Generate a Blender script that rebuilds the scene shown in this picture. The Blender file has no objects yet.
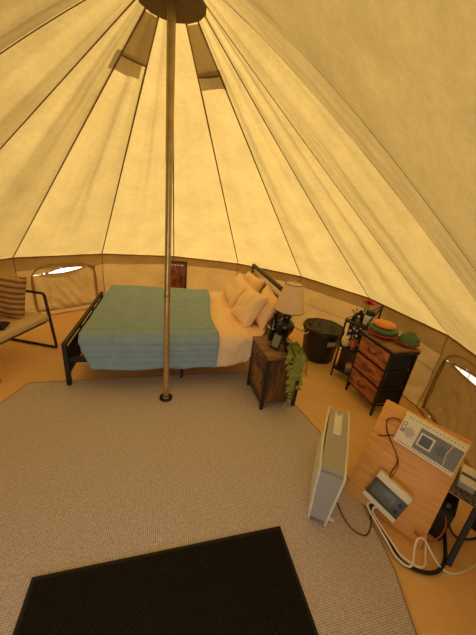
import bpy, bmesh, math, random
from mathutils import Vector, Matrix, noise
random.seed(7)
scene = bpy.context.scene
COL = scene.collection
R = math.radians
V = Vector
PC = V((-0.541, 1.964, 0))          # foot of the centre pole

# ------------------------------------------------------------------ materials
def new_mat(name):
    m = bpy.data.materials.new(name); m.use_nodes = True
    nt = m.node_tree; nt.nodes.clear()
    out = nt.nodes.new('ShaderNodeOutputMaterial')
    return m, nt, out
def nd(nt, t, **kw):
    n = nt.nodes.new(t)
    for k, v in kw.items():
        if k in n.inputs: n.inputs[k].default_value = v
        else: setattr(n, k, v)
    return n
def coords(nt, scale=(1, 1, 1), rot=(0, 0, 0)):
    tc = nd(nt, 'ShaderNodeTexCoord'); mp = nd(nt, 'ShaderNodeMapping')
    mp.inputs['Scale'].default_value = scale; mp.inputs['Rotation'].default_value = rot
    nt.links.new(tc.outputs['Object'], mp.inputs['Vector'])
    return mp.outputs['Vector']
def noisy(nt, vec, scale, detail=4, rough=.55):
    n = nd(nt, 'ShaderNodeTexNoise'); n.inputs['Scale'].default_value = scale
    n.inputs['Detail'].default_value = detail; n.inputs['Roughness'].default_value = rough
    nt.links.new(vec, n.inputs['Vector']); return n.outputs['Fac']
def ramp(nt, fac, stops):
    r = nd(nt, 'ShaderNodeValToRGB'); e = r.color_ramp.elements
    while len(e) < len(stops): e.new(.5)
    for el, (p, c) in zip(e, stops): el.position = p; el.color = (*c, 1)
    nt.links.new(fac, r.inputs['Fac']); return r.outputs['Color']
def bump(nt, h, strength=.3, dist=.01):
    b = nd(nt, 'ShaderNodeBump'); b.inputs['Strength'].default_value = strength
    b.inputs['Distance'].default_value = dist
    nt.links.new(h, b.inputs['Height']); return b.outputs['Normal']

def plain(name, col, rough=.6, metal=0., bscale=0, bstr=.2, bdist=.004, var=.12, spec=.5, vscale=14):
    m, nt, out = new_mat(name)
    p = nd(nt, 'ShaderNodeBsdfPrincipled'); p.inputs['Roughness'].default_value = rough
    p.inputs['Metallic'].default_value = metal; p.inputs['Specular IOR Level'].default_value = spec
    v = coords(nt)
    c = ramp(nt, noisy(nt, v, vscale), [(.3, tuple(x * (1 - var) for x in col)), (.7, tuple(min(1, x * (1 + var)) for x in col))])
    nt.links.new(c, p.inputs['Base Color'])
    if bscale: nt.links.new(bump(nt, noisy(nt, v, bscale), bstr, bdist), p.inputs['Normal'])
    nt.links.new(p.outputs[0], out.inputs[0]); return m

def canvas_mat(name, dif, tra, mixf=.5, mott=.10):
    m, nt, out = new_mat(name); v = coords(nt)
    d = nd(nt, 'ShaderNodeBsdfDiffuse'); t = nd(nt, 'ShaderNodeBsdfTranslucent')
    mx = nd(nt, 'ShaderNodeMixShader'); mx.inputs[0].default_value = mixf
    f1 = noisy(nt, v, 34, 4, .75); f2 = noisy(nt, v, 4, 3)
    ad = nd(nt, 'ShaderNodeMath', operation='ADD'); nt.links.new(f1, ad.inputs[0]); nt.links.new(f2, ad.inputs[1])
    hf = nd(nt, 'ShaderNodeMath', operation='MULTIPLY'); hf.inputs[1].default_value = .5; nt.links.new(ad.outputs[0], hf.inputs[0])
    for sh, c in ((d, dif), (t, tra)):
        cc = ramp(nt, hf.outputs[0], [(.38, tuple(x * (1 - mott) for x in c)), (.62, tuple(min(1, x * (1 + mott)) for x in c))])
        nt.links.new(cc, sh.inputs['Color'])
        nt.links.new(bump(nt, hf.outputs[0], .25, .008), sh.inputs['Normal'])
        nt.links.new(sh.outputs[0], mx.inputs[1 if sh is d else 2])
    nt.links.new(mx.outputs[0], out.inputs[0]); return m

def wood_mat(name, c1, c2, c3, scale=(1, 9, 9), rough=.5, knots=0.):
    m, nt, out = new_mat(name); v = coords(nt, scale)
    p = nd(nt, 'ShaderNodeBsdfPrincipled'); p.inputs['Roughness'].default_value = rough
    n1 = noisy(nt, v, 3.2, 8, .6)
    c = ramp(nt, n1, [(.32, c1), (.5, c2), (.68, c3)])
    nt.links.new(c, p.inputs['Base Color'])
    nt.links.new(bump(nt, n1, .12, .003), p.inputs['Normal'])
    nt.links.new(p.outputs[0], out.inputs[0]); return m

M = {}
M['canvas'] = canvas_mat('tent canvas', (.62, .455, .19), (.236, .157, .0455), .5)
M['canvas_thin'] = canvas_mat('thin vent canvas', (.66, .5, .22), (.42, .345, .22), .62)
M['canvas_wall'] = canvas_mat('tent wall canvas', (.60, .40, .15), (.125, .067, .016), .45)
M['seam'] = canvas_mat('canvas seam', (.22, .13, .045), (.25, .15, .05), .2)
M['binding'] = canvas_mat('canvas binding', (.46, .31, .115), (.48, .32, .10), .3)
M['cap'] = canvas_mat('peak reinforcement', (.24, .165, .08), (.25, .18, .09), .2)
M['gauze'] = canvas_mat('window gauze', (.86, .86, .9), (.9, .9, .94), .7, .05)
M['ground'] = plain('pale dry ground outside', (.52, .47, .38), .9, bscale=60, var=.2)

def floor_mat():
    m, nt, out = new_mat('groundsheet'); v = coords(nt)
    p = nd(nt, 'ShaderNodeBsdfPrincipled'); p.inputs['Roughness'].default_value = .5
    p.inputs['Specular IOR Level'].default_value = .35
    c = ramp(nt, noisy(nt, v, 2.2, 5), [(.3, (.84, .52, .20)), (.7, (.93, .59, .24))])
    nt.links.new(c, p.inputs['Base Color'])
    v2 = coords(nt, (1, 2.6, 1), (0, 0, .5))
    nt.links.new(bump(nt, noisy(nt, v2, 3.2, 3), .35, .05), p.inputs['Normal'])
    nt.links.new(p.outputs[0], out.inputs[0]); return m
M['floor'] = floor_mat()

def rug_mat(name, ca, cb, freq, rot, rough=.95):
    m, nt, out = new_mat(name)
    p = nd(nt, 'ShaderNodeBsdfPrincipled'); p.inputs['Roughness'].default_value = rough
    p.inputs['Specular IOR Level'].default_value = .1
    v = coords(nt, (1, 1, 1), (0, 0, rot))
    w = nd(nt, 'ShaderNodeTexWave', bands_direction='Y'); w.inputs['Scale'].default_value = freq
    w.inputs['Distortion'].default_value = 1.2; w.inputs['Detail'].default_value = 2; w.inputs['Detail Scale'].default_value = 6
    nt.links.new(v, w.inputs['Vector'])
    w2 = nd(nt, 'ShaderNodeTexWave', bands_direction='X'); w2.inputs['Scale'].default_value = freq * .8
    w2.inputs['Distortion'].default_value = 2; nt.links.new(v, w2.inputs['Vector'])
    mu = nd(nt, 'ShaderNodeMath', operation='MULTIPLY'); nt.links.new(w.outputs['Fac'], mu.inputs[0]); nt.links.new(w2.outputs['Fac'], mu.inputs[1])
    a = nd(nt, 'ShaderNodeMath', operation='ADD'); nt.links.new(mu.outputs[0], a.inputs[0])
    nn = noisy(nt, v, 90, 2); nt.links.new(nn, a.inputs[1])
    h = nd(nt, 'ShaderNodeMath', operation='MULTIPLY'); h.inputs[1].default_value = .6; nt.links.new(a.outputs[0], h.inputs[0])
    c = ramp(nt, h.outputs[0], [(.2, ca), (.7, cb)])
    nt.links.new(c, p.inputs['Base Color'])
    nt.links.new(bump(nt, h.outputs[0], .6, .004), p.inputs['Normal'])
    nt.links.new(p.outputs[0], out.inputs[0]); return m
M['rug'] = rug_mat('woven rug', (.385, .31, .26), (.84, .725, .63), 38, R(-16))
M['rug_edge'] = plain('rug edge binding', (.33, .24, .15), .9)

def mat_mat():
    m, nt, out = new_mat('ribbed mat')
    p = nd(nt, 'ShaderNodeBsdfPrincipled'); p.inputs['Roughness'].default_value = .9; p.inputs['Specular IOR Level'].default_value = .15
    v = coords(nt)
    ck = nd(nt, 'ShaderNodeTexChecker'); ck.inputs['Scale'].default_value = 9; 
    v2 = coords(nt, (1, 1, 1), (0, 0, R(45))); nt.links.new(v2, ck.inputs['Vector'])
    wa = nd(nt, 'ShaderNodeTexWave', bands_direction='X'); wa.inputs['Scale'].default_value = 26; nt.links.new(v2, wa.inputs['Vector'])
    wb = nd(nt, 'ShaderNodeTexWave', bands_direction='Y'); wb.inputs['Scale'].default_value = 26; nt.links.new(v2, wb.inputs['Vector'])
    mx = nd(nt, 'ShaderNodeMix', data_type='FLOAT')
    nt.links.new(ck.outputs['Fac'], mx.inputs[0]); nt.links.new(wa.outputs['Fac'], mx.inputs[2]); nt.links.new(wb.outputs['Fac'], mx.inputs[3])
    c = ramp(nt, mx.outputs[0], [(.1, (.013, .010, .006)), (.9, (.021, .017, .011))])
    nt.links.new(c, p.inputs['Base Color'])
    nt.links.new(bump(nt, mx.outputs[0], .8, .006), p.inputs['Normal'])
    nt.links.new(p.outputs[0], out.inputs[0]); return m
M['mat'] = mat_mat()
M['mat_edge'] = plain('mat rubber edge', (.013, .010, .006), .85, bscale=40)
M['black'] = plain('black metal', (.014, .011, .009), .6, .0, var=.1)
M['blackfab'] = plain('black fabric', (.012, .011, .011), .9, bscale=120)
M['blackpl'] = plain('black plastic', (.013, .012, .012), .4)
M['darkwoodframe'] = plain('dark brown frame', (.03, .018, .011), .6, var=.2)
M['bronze'] = plain('bronze steel', (.62, .45, .22), .3, .85, bscale=20, bstr=.05, var=.15)
M['bronze2'] = plain('bronze joint', (.44, .335, .16), .34, .8, var=.15)
M['steel'] = plain('bright steel', (.7, .66, .58), .3, .9)
M['quilt'] = plain('teal quilt', (.265, .385, .49), .85, bscale=45, bstr=.3, bdist=.006, var=.08, spec=.2)
M['sheet'] = plain('tan bedlinen', (.93, .68, .42), .85, bscale=9, bstr=.35, bdist=.02, var=.05, spec=.2)
M['pillow'] = plain('tan pillowcase', (.90, .64, .38), .85, bscale=8, bstr=.4, bdist=.02, var=.05, spec=.2)
M['mattress'] = plain('mattress ticking', (.45, .3, .2), .9)
M['headpanel'] = plain('olive brown headboard panel', (.34, .22, .085), .5)
M['slat'] = plain('red brown slat', (.2, .07, .035), .7)
M['nswood'] = wood_mat('rustic brown boards', (.035, .012, .005), (.11, .042, .014), (.24, .10, .034), (9, 9, 1.4))
M['nstop'] = wood_mat('rustic brown top', (.1, .045, .018), (.22, .11, .045), (.33, .18, .08), (1.5, 9, 9))
M['drwood'] = wood_mat('rustic red drawer', (.10, .028, .012), (.40, .13, .05), (.62, .24, .09), (5, 2, 7), .45)
M['drtop'] = wood_mat('rustic dresser top', (.1, .045, .02), (.24, .11, .05), (.34, .17, .08), (2, 7, 7))
M['ply'] = wood_mat('plywood', (.70, .32, .07), (.80, .39, .09), (.86, .455, .12), (1.2, 14, 14), .5)
M['shade'] = canvas_mat('lampshade linen', (.95, .8, .52), (.95, .8, .5), .45, .05)
M['ceramic'] = plain('black glazed ceramic', (.012, .009, .008), .12)
M['white'] = plain('white plastic', (.78, .74, .62), .4, var=.03)
M['grey'] = plain('grey plastic', (.40, .38, .33), .45, var=.03)
M['cream'] = plain('cream enamel', (.86, .79, .56), .4, var=.04)
M['dgrey'] = plain('dark grey panel', (.2, .19, .165), .45, var=.05)
M['meterface'] = plain('meter face', (.075, .07, .055), .35)
M['meterlcd'] = plain('meter lcd', (.135, .13, .085), .3, var=.05)
M['lcd'] = plain('lcd screen', (.20, .2, .145), .3, var=.05)
M['ink'] = plain('dark ink', (.02, .018, .02), .5)
M['purple'] = plain('purple grille', (.19, .14, .2), .6)
M['orange'] = plain('orange silicone', (.72, .26, .015), .5, var=.05)
M['green'] = plain('green silicone', (.07, .135, .05), .5, var=.08)
M['coral'] = plain('coral silicone', (.66, .15, .055), .5, var=.05)
M['leaf'] = plain('green leaf', (.27, .30, .05), .5, var=.3, vscale=30)
M['leafdark'] = plain('dark leaf', (.05, .07, .03), .5, var=.3)
M['flower'] = plain('red petal', (.55, .05, .09), .6, var=.2)
M['petalpale'] = plain('pale petal', (.7, .62, .5), .6)
M['pompom'] = plain('cream ball', (.72, .6, .35), .9, bscale=60, bstr=.8)
M['browntray'] = plain('brown shelf', (.05, .022, .012), .5, var=.2)
M['bag'] = plain('crumpled bin bag', (.05, .038, .026), .3, bscale=14, bstr=.9, bdist=.03)
M['label'] = plain('bin label', (.5, .45, .36), .5)
M['red'] = plain('red cable', (.5, .03, .02), .5)
M['cableblack'] = plain('black cable', (.012, .012, .013), .45)
M['cablewhite'] = plain('white cable', (.92, .86, .70), .5, var=.03)
M['cordbrown'] = plain('dark cord', (.06, .04, .03), .6)
M['cushion'] = plain('beige cushion', (.6, .43, .235), .9, bscale=70, var=.05)
M['blue'] = plain('blue stripe', (.05, .12, .2), .5)
M['carton'] = plain('small carton', (.6, .38, .2), .6)

def speckle_mat():
    m, nt, out = new_mat('speckled top'); v = coords(nt)
    p = nd(nt, 'ShaderNodeBsdfPrincipled'); p.inputs['Roughness'].default_value = .6
    c = ramp(nt, noisy(nt, v, 95, 2, .8), [(.45, (.03, .026, .02)), (.62, (.26, .22, .14))])
    nt.links.new(c, p.inputs['Base Color']); nt.links.new(p.outputs[0], out.inputs[0]); return m
M['speckle'] = speckle_mat()
def floral_mat():
    m, nt, out = new_mat('black white floral'); v = coords(nt)
    p = nd(nt, 'ShaderNodeBsdfPrincipled'); p.inputs['Roughness'].default_value = .8
    vo = nd(nt, 'ShaderNodeTexVoronoi'); vo.inputs['Scale'].default_value = 26; nt.links.new(v, vo.inputs['Vector'])
    n = noisy(nt, v, 38, 3, .7)
    ad = nd(nt, 'ShaderNodeMath', operation='ADD'); nt.links.new(vo.outputs['Distance'], ad.inputs[0]); nt.links.new(n, ad.inputs[1])
    c = ramp(nt, ad.outputs[0], [(.82, (.72, .66, .5)), (.90, (.016, .014, .014))])
    nt.links.new(c, p.inputs['Base Color']); nt.links.new(p.outputs[0], out.inputs[0]); return m
M['floral'] = floral_mat()
def stripe_mat():
    m, nt, out = new_mat('brown stripe weave')
    p = nd(nt, 'ShaderNodeBsdfPrincipled'); p.inputs['Roughness'].default_value = .9; p.inputs['Specular IOR Level'].default_value = .1
    v = coords(nt)
    w = nd(nt, 'ShaderNodeTexWave', bands_direction='Z'); w.inputs['Scale'].default_value = 6.2
    w.inputs['Distortion'].default_value = 1.6; w.inputs['Detail'].default_value = 2; w.inputs['Detail Scale'].default_value = 1.5
    nt.links.new(v, w.inputs['Vector'])
    c = ramp(nt, w.outputs['Fac'], [(.25, (.22, .11, .04)), (.5, (.42, .25, .10)), (.9, (.50, .31, .13))])
    nt.links.new(c, p.inputs['Base Color'])
    nt.links.new(bump(nt, w.outputs['Fac'], .5, .01), p.inputs['Normal'])
    nt.links.new(p.outputs[0], out.inputs[0]); return m
M['stripe'] = stripe_mat()
def art_mat():
    m, nt, out = new_mat('abstract print')
    p = nd(nt, 'ShaderNodeBsdfPrincipled'); p.inputs['Roughness'].default_value = .4
    v = coords(nt, (9, 1, 6)); n = noisy(nt, v, 1.6, 4, .6)
    c = ramp(nt, n, [(.36, (.03, .025, .02)), (.47, (.2, .035, .012)), (.56, (.33, .1, .02)), (.66, (.08, .07, .03))])
    nt.links.new(c, p.inputs['Base Color']); nt.links.new(p.outputs[0], out.inputs[0]); return m
M['art'] = art_mat()

# ------------------------------------------------------------------ mesh builder
class MB:
    def __init__(s): s.bm = bmesh.new()
    def box(s, c, d, rot=None, bev=0., seg=2):
        T = Matrix.Translation(V(c)) @ (rot.to_4x4() if rot else Matrix.Identity(4)) @ Matrix.Diagonal((*d, 1))
        r = bmesh.ops.create_cube(s.bm, size=1, matrix=T); vs = r['verts']
        if bev:
            es = list({e for v in vs for e in v.link_edges})
            bmesh.ops.bevel(s.bm, geom=es, offset=bev, segments=seg, affect='EDGES', profile=.5)
        return s
    def bar(s, a, b, w, h=None, bev=0., up=V((0, 0, 1))):
        a, b = V(a), V(b); d = b - a; L = d.length; z = d.normalized()
        x = up.cross(z)
        if x.length < 1e-4: x = V((1, 0, 0))
        x.normalize(); y = z.cross(x)
        return s.box((a + b) / 2, (w, h or w, L), Matrix((x, y, z)).transposed(), bev, 1)
    def tube(s, pts, r, n=8, closed=False, cap=True):
        pts = [V(p) for p in pts]; N = len(pts); rings = []
        rr = r if isinstance(r, (list, tuple)) else [r] * N
        t0 = (pts[1] - pts[0]).normalized(); x = t0.orthogonal().normalized()
        for i, p in enumerate(pts):
            if closed: t = pts[(i + 1) % N] - pts[i - 1]
            else: t = pts[min(i + 1, N - 1)] - pts[max(i - 1, 0)]
            t.normalize(); x = (x - t * x.dot(t)).normalized(); y = t.cross(x)
            rings.append([s.bm.verts.new(p + (x * math.cos(a) + y * math.sin(a)) * rr[i]) for a in (2 * math.pi * k / n for k in range(n))])
        for i in range(N if closed else N - 1):
            A, B = rings[i], rings[(i + 1) % N]
            for k in range(n): s.bm.faces.new((A[k], A[(k + 1) % n], B[(k + 1) % n], B[k]))
        if cap and not closed:
            s.bm.faces.new(rings[0][::-1]); s.bm.faces.new(rings[-1])
        return s
    def lathe(s, prof, c=(0, 0, 0), n=24, sx=1, sy=1, rot=None):
        c = V(c); rings = []
        for r, z in prof:
            ring = []
            for k in range(n):
                a = 2 * math.pi * k / n; p = V((r * math.cos(a) * sx, r * math.sin(a) * sy, z))
                if rot: p = rot @ p
                ring.append(s.bm.verts.new(c + p))
            rings.append(ring)
        for A, B in zip(rings, rings[1:]):
            for k in range(n): s.bm.faces.new((A[k], A[(k + 1) % n], B[(k + 1) % n], B[k]))
        if prof[0][0] > 1e-5: s.bm.faces.new(rings[0][::-1])
        if prof[-1][0] > 1e-5: s.bm.faces.new(rings[-1])
        return s
    def grid(s, f, nu, nv, mi=0, skip=None):
        g = [[s.bm.verts.new(f(i / nu, j / nv)) for j in range(nv + 1)] for i in range(nu + 1)]
        for i in range(nu):
            for j in range(nv):
                if skip and skip((i + .5) / nu, (j + .5) / nv): continue
                fc = s.bm.faces.new((g[i][j], g[i + 1][j], g[i + 1][j + 1], g[i][j + 1])); fc.material_index = mi
        return g
    def prism(s, poly, z0, z1):
        A = [s.bm.verts.new((x, y, z0)) for x, y in poly]; B = [s.bm.verts.new((x, y, z1)) for x, y in poly]
        n = len(poly); s.bm.faces.new(A[::-1]); s.bm.faces.new(B)
        for k in range(n): s.bm.faces.new((A[k], A[(k + 1) % n], B[(k + 1) % n], B[k]))
        return s
    def ball(s, c, r, sub=2, sc=(1, 1, 1)):
        bmesh.ops.create_icosphere(s.bm, subdivisions=sub, radius=r, matrix=Matrix.Translation(V(c)) @ Matrix.Diagonal((*sc, 1))); return s
    def build(s, name, mat, parent=None, loc=(0, 0, 0), rot=(0, 0, 0), smooth=True, thick=0, ang=40, normals=True):
        loose = [v for v in s.bm.verts if not v.link_faces]
        bmesh.ops.delete(s.bm, geom=loose, context='VERTS')
        if normals: bmesh.ops.recalc_face_normals(s.bm, faces=s.bm.faces)
        me = bpy.data.meshes.new(name); s.bm.to_mesh(me); s.bm.free()
        for m in (mat if isinstance(mat, (list, tuple)) else [mat]): me.materials.append(M[m])
        if smooth:
            me.polygons.foreach_set('use_smooth', [True] * len(me.polygons)); me.set_sharp_from_angle(angle=R(ang))
        o = bpy.data.objects.new(name, me); COL.objects.link(o)
        o.location = loc; o.rotation_euler = rot; o.parent = parent
        if thick:
            md = o.modifiers.new('thickness', 'SOLIDIFY'); md.thickness = thick; md.offset = 0
        return o
def tag(o, label=None, cat=None, group=None, kind=None):
    if label: o['label'] = label
    if cat: o['category'] = cat
    if group: o['group'] = group
    if kind: o['kind'] = kind
    return o
def empty(name, loc, rz=0, label=None, cat=None, group=None, rot=None, kind=None):
    o = bpy.data.objects.new(name, None); COL.objects.link(o); o.location = loc
    o.rotation_euler = rot if rot else (0, 0, rz); o.empty_display_size = .05
    return tag(o, label, cat, group, kind)
def smooth_path(pts, n=8):
    pts = [V(p) for p in pts]; out = []
    for i in range(len(pts) - 1):
        p0 = pts[max(i - 1, 0)]; p1 = pts[i]; p2 = pts[i + 1]; p3 = pts[min(i + 2, len(pts) - 1)]
        for k in range(n):
            t = k / n
            out.append(.5 * ((2 * p1) + (p2 - p0) * t + (2 * p0 - 5 * p1 + 4 * p2 - p3) * t * t + (3 * p1 - p0 - 3 * p2 + p3) * t ** 3))
    out.append(pts[-1]); return out
def text_mesh(body, size, name, mat, parent, mtx, depth=.0006):
    cu = bpy.data.curves.new(name, 'FONT'); cu.body = body; cu.size = size; cu.align_x = 'CENTER'; cu.align_y = 'CENTER'; cu.extrude = depth
    tmp = bpy.data.objects.new(name, cu); COL.objects.link(tmp)
    dg = bpy.context.evaluated_depsgraph_get(); me = bpy.data.meshes.new_from_object(tmp.evaluated_get(dg))
    bpy.data.objects.remove(tmp); bpy.data.curves.remove(cu)
    me.materials.clear(); me.materials.append(M[mat])
    o = bpy.data.objects.new(name, me); COL.objects.link(o); o.parent = parent; o.matrix_local = mtx
    return o

# ------------------------------------------------------------------ tent
APEX = V((PC.x, PC.y, 2.75)); ER, EZ = 2.42, .78
def azdir(a): return V((math.sin(R(a)), math.cos(R(a)), 0))
def n3(p, s, seed=0): return noise.noise(V(p) * s + V((seed * 7.3, seed * 3.1, seed)))
SEAMS = [-13.3 + 24 * k for k in range(-6, 7)]      # -157.3 .. 130.7
PULL = {-157.3: .16, -133.3: .14, -109.3: .085, -85.3: .0, 58.7: -.02, 82.7: -.015, 106.7: .09, 130.7: .14}
def seam_pt(az, t):
    e = PC + azdir(az) * ER; e.z = EZ
    p = APEX.lerp(e, t)
    b = PULL.get(round(az, 1), 0)
    nrm = (azdir(az) * .62 + V((0, 0, .78)))
    return p + nrm * b * (math.sin(math.pi * min(1, t) ** .75) if b > 0 else math.sin(math.pi * t))
DOOR = 166.7
def door_pt(az, t):           # ridge from the peak to the top of the A-frame, then down its leg to eave height
    pk = PC + azdir(DOOR) * 2.35; pk.z = 2.12
    ft = PC + azdir(az) * 2.5; ft.z = EZ
    if t < .6: return APEX.lerp(pk, t / .6)
    return pk.lerp(ft, (t - .6) / .4)
CURVES = [(lambda t, a=-176.3: door_pt(a, t))] + [(lambda t, a=a: seam_pt(a, t)) for a in SEAMS] + [(lambda t: door_pt(149.7, t))]
T0, T1 = .02, 1.03            # the roof overhangs the wall a little
def roof_surface():
    mb = MB()
    for k in range(len(CURVES) - 1):
        A, B = CURVES[k], CURVES[k + 1]
        right = k >= 9
        def f(u, v, A=A, B=B, k=k, right=right):
            t = T0 + (T1 - T0) * v
            a, b = A(t), B(t); p = a.lerp(b, u)
            out = (p - PC); out.z = 0
            if out.length > 1e-6: out.normalize()
            nrm = out * .62 + V((0, 0, .78))
            edge = math.sin(math.pi * u)
            bell = edge * math.sin(math.pi * min(1, t))
            amp = -.018
            p = p + nrm * (amp * bell)
            # long soft folds running down from the peak
            fold = n3((u * 1.9 + k * 5.1, v * .9 + u * .5, 0), 1.3, k) * .085 + n3((u * 5 + k * 3.3, v * 1.1, 0), 2.2, k + 4) * .014
            p = p + nrm * (fold * edge * (t ** .8) * max(0, 1 - t ** 7) * 1.15 * (1.1 if right else .7))
            p = p + nrm * (n3(p, 5.5, 2) * .006 * edge)
            return p
        mb.grid(f, 26, 46)
    # seams: doubled strips of cloth
    for k in range(1, len(CURVES) - 1):
        A = CURVES[k]; prev = None
        for i in range(47):
            t = T0 + (1.0 - T0) * i / 46; p = A(t); q = A(min(1.06, t + .01))
            d = (q - p).normalized(); out = (p - PC); out.z = 0; out.normalize()
            side = d.cross(out).normalized(); inn = (side.cross(d)).normalized()
            if inn.dot(APEX - V((0, 0, 1.6)) - p) < 0: inn = -inn
            w = .0065
            r = [mb.bm.verts.new(p + inn * .007 + side * w * s_) for s_ in (-1, 1)]
            if prev:
                fc = mb.bm.faces.new((prev[0], prev[1], r[1], r[0])); fc.material_index = 1
            prev = r
    return mb
ceil = roof_surface().build('ceiling', ['canvas', 'seam'], thick=0, ang=80, normals=False)
tag(ceil, 'yellow canvas bell tent roof with dark seams running to the peak', kind='structure')
# peak cap, and the two vent hoods
mb = MB()
mb.lathe([(.185, 2.59), (.13, 2.63), (.08, 2.675), (.03, 2.72)], (PC.x, PC.y, -.015), 15)
mb.build('peak_cap', 'cap', ceil, thick=.003)
def vent(k):
    A, B = CURVES[k], CURVES[k + 1]
    def f(u, v, t0, t1, off):
        t = t0 + (t1 - t0) * v; p = A(t).lerp(B(t), .02 + .96 * u)
        out = (p - PC); out.z = 0; out.normalize(); nrm = out * .62 + V((0, 0, .78))
        return p + nrm * off(u, v)
    mb = MB(); mb.grid(lambda u, v: f(u, v, .085, .172 + .0, lambda u, v: -.012 - .006 * v * math.sin(math.pi * u)), 10, 10)
    mb.build('vent_flap', 'canvas_thin', ceil, normals=False)
    mb = MB(); mb.grid(lambda u, v: f(u, v, .165, .205, lambda u, v: .03 + .07 * v * math.sin(math.pi * u)), 10, 10)
    mb.build('vent_hood', 'canvas_thin', ceil, normals=False)
    mb = MB(); mb.tube([f(u / 10, 1, .085, .172, lambda u, v: -.014 - .006 * math.sin(math.pi * u)) for u in range(11)], .0045, 6)
    mb.build('vent_hem', 'seam', ceil)
vent(5); vent(8)

# walls -----------------------------------------------------------------
def wall_r(az, z):
    k = math.floor((az + 13.3) / 24); d = az - (-13.3 + 24 * k) - 12
    r = 2.40 * math.cos(R(12)) / math.cos(R(d))
    return r
def wall_p(az, z, off=0.):
    r = wall_r(az, z) + .02 * math.sin(min(1, z / EZ) * math.pi)
    s = (az * .042, z, 0)
    r += n3((az * .03 + z * 1.4, z * 1.0 - az * .012, 0), 2.6, 3) * .03 * math.sin(math.pi * min(1, z / EZ)) + n3((az * .05 - z * 1.2, z * 1.5, 0), 5, 8) * .010
    p = PC + azdir(az) * (r - off); p.z = z; return p
def in_arch(a0, a1, z0, z1, az, z):
    x = abs(az - (a0 + a1) / 2) / ((a1 - a0) / 2); y = (z - z0) / (z1 - z0)
    if x >= .93 or y <= .07 or y >= .98: return False
    if y < .45: return True
    return x ** 3.64 + ((y - .45) / .55) ** 3.64 < .93
ARCH1 = (-58.2, -39.6, .06, .675); ARCH2 = (84.0, 104.0, .05, .715)
W1 = dict(c=-48.7, hw=5.7, zc=.59, slope=.0045, up=.036, lo=.03)
W2 = dict(c=95.0, hw=8.6, zc=.625, slope=.003, up=.032, lo=.04)
def in_lens(w, az, z, grow=0):
    x = (az - w['c']) / (w['hw'] + grow * 20)
    if abs(x) >= 1: return False
    zc = w['zc'] + w['slope'] * (az - w['c']); q = 1 - x * x
    return zc - w['lo'] * q - grow < z < zc + w['up'] * q + grow
def wall(name, a0, a1, label):
    mb = MB()
    nu = int(abs(a1 - a0) / .5)
    def P(u, v):
        z = -.002 + (EZ + .01) * v
        return wall_p(a0 + (a1 - a0) * u, z)
    def skip(u, v):
        az = a0 + (a1 - a0) * u; z = -.002 + (EZ + .01) * v
        
        for w, ar in ((W1, ARCH1), (W2, ARCH2)):
            zc = w['zc'] + w['slope'] * (az - w['c']); x = (az - w['c']) / w['hw']; q = max(0, 1 - x * x)
            if in_lens(w, az, z) or (in_arch(*ar, az, z) and z < min(zc - w['lo'] * q, ar[3] - .07)): return True
        return False
    mb.grid(P, nu, 44, skip=skip)
    def strip(pts, w, dirn):
        prev = None
        for p in pts:
            inn = (PC - p); inn.z = 0; inn.normalize()
            dd = V((0, 0, 1)) if dirn else inn.cross(V((0, 0, 1)))
            r = [mb.bm.verts.new(p + inn * .006 + dd * w * s_) for s_ in (-1, 1)]
            if prev: mb.bm.faces.new((prev[0], prev[1], r[1], r[0])).material_index = 1
            prev = r
    k = -8
    while k < 9:
        s = -13.3 + 24 * k
        if min(a0, a1) - .1 <= s < max(a0, a1) - .1: strip([wall_p(s, EZ * i / 30) for i in range(31)], .004, 0)
        k += 1
    n = max(2, int(abs(a1 - a0)))
    strip([wall_p(a0 + (a1 - a0) * i / n, EZ - .004) for i in range(n + 1)], .006, 1)
    strip([wall_p(a0 + (a1 - a0) * i / n, .42 if name == 'wall_right' else .12) for i in range(n + 1)], .0025, 1)
    strip([wall_p(a0 + (a1 - a0) * i / n, .012) for i in range(n + 1)], .006, 1)
    o = mb.build(name, ['canvas_wall', 'seam'], normals=False, ang=80)
    return tag(o, label, kind='structure')
wall('wall_left', -157.3, -37.3, 'tan canvas tent wall on the left behind the chair')
wall('wall_back', -37.3, 34.7, 'tan canvas tent wall behind the bed')
wall('wall_right', 34.7, 149.7, 'tan canvas tent wall on the right behind the dresser')

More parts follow.
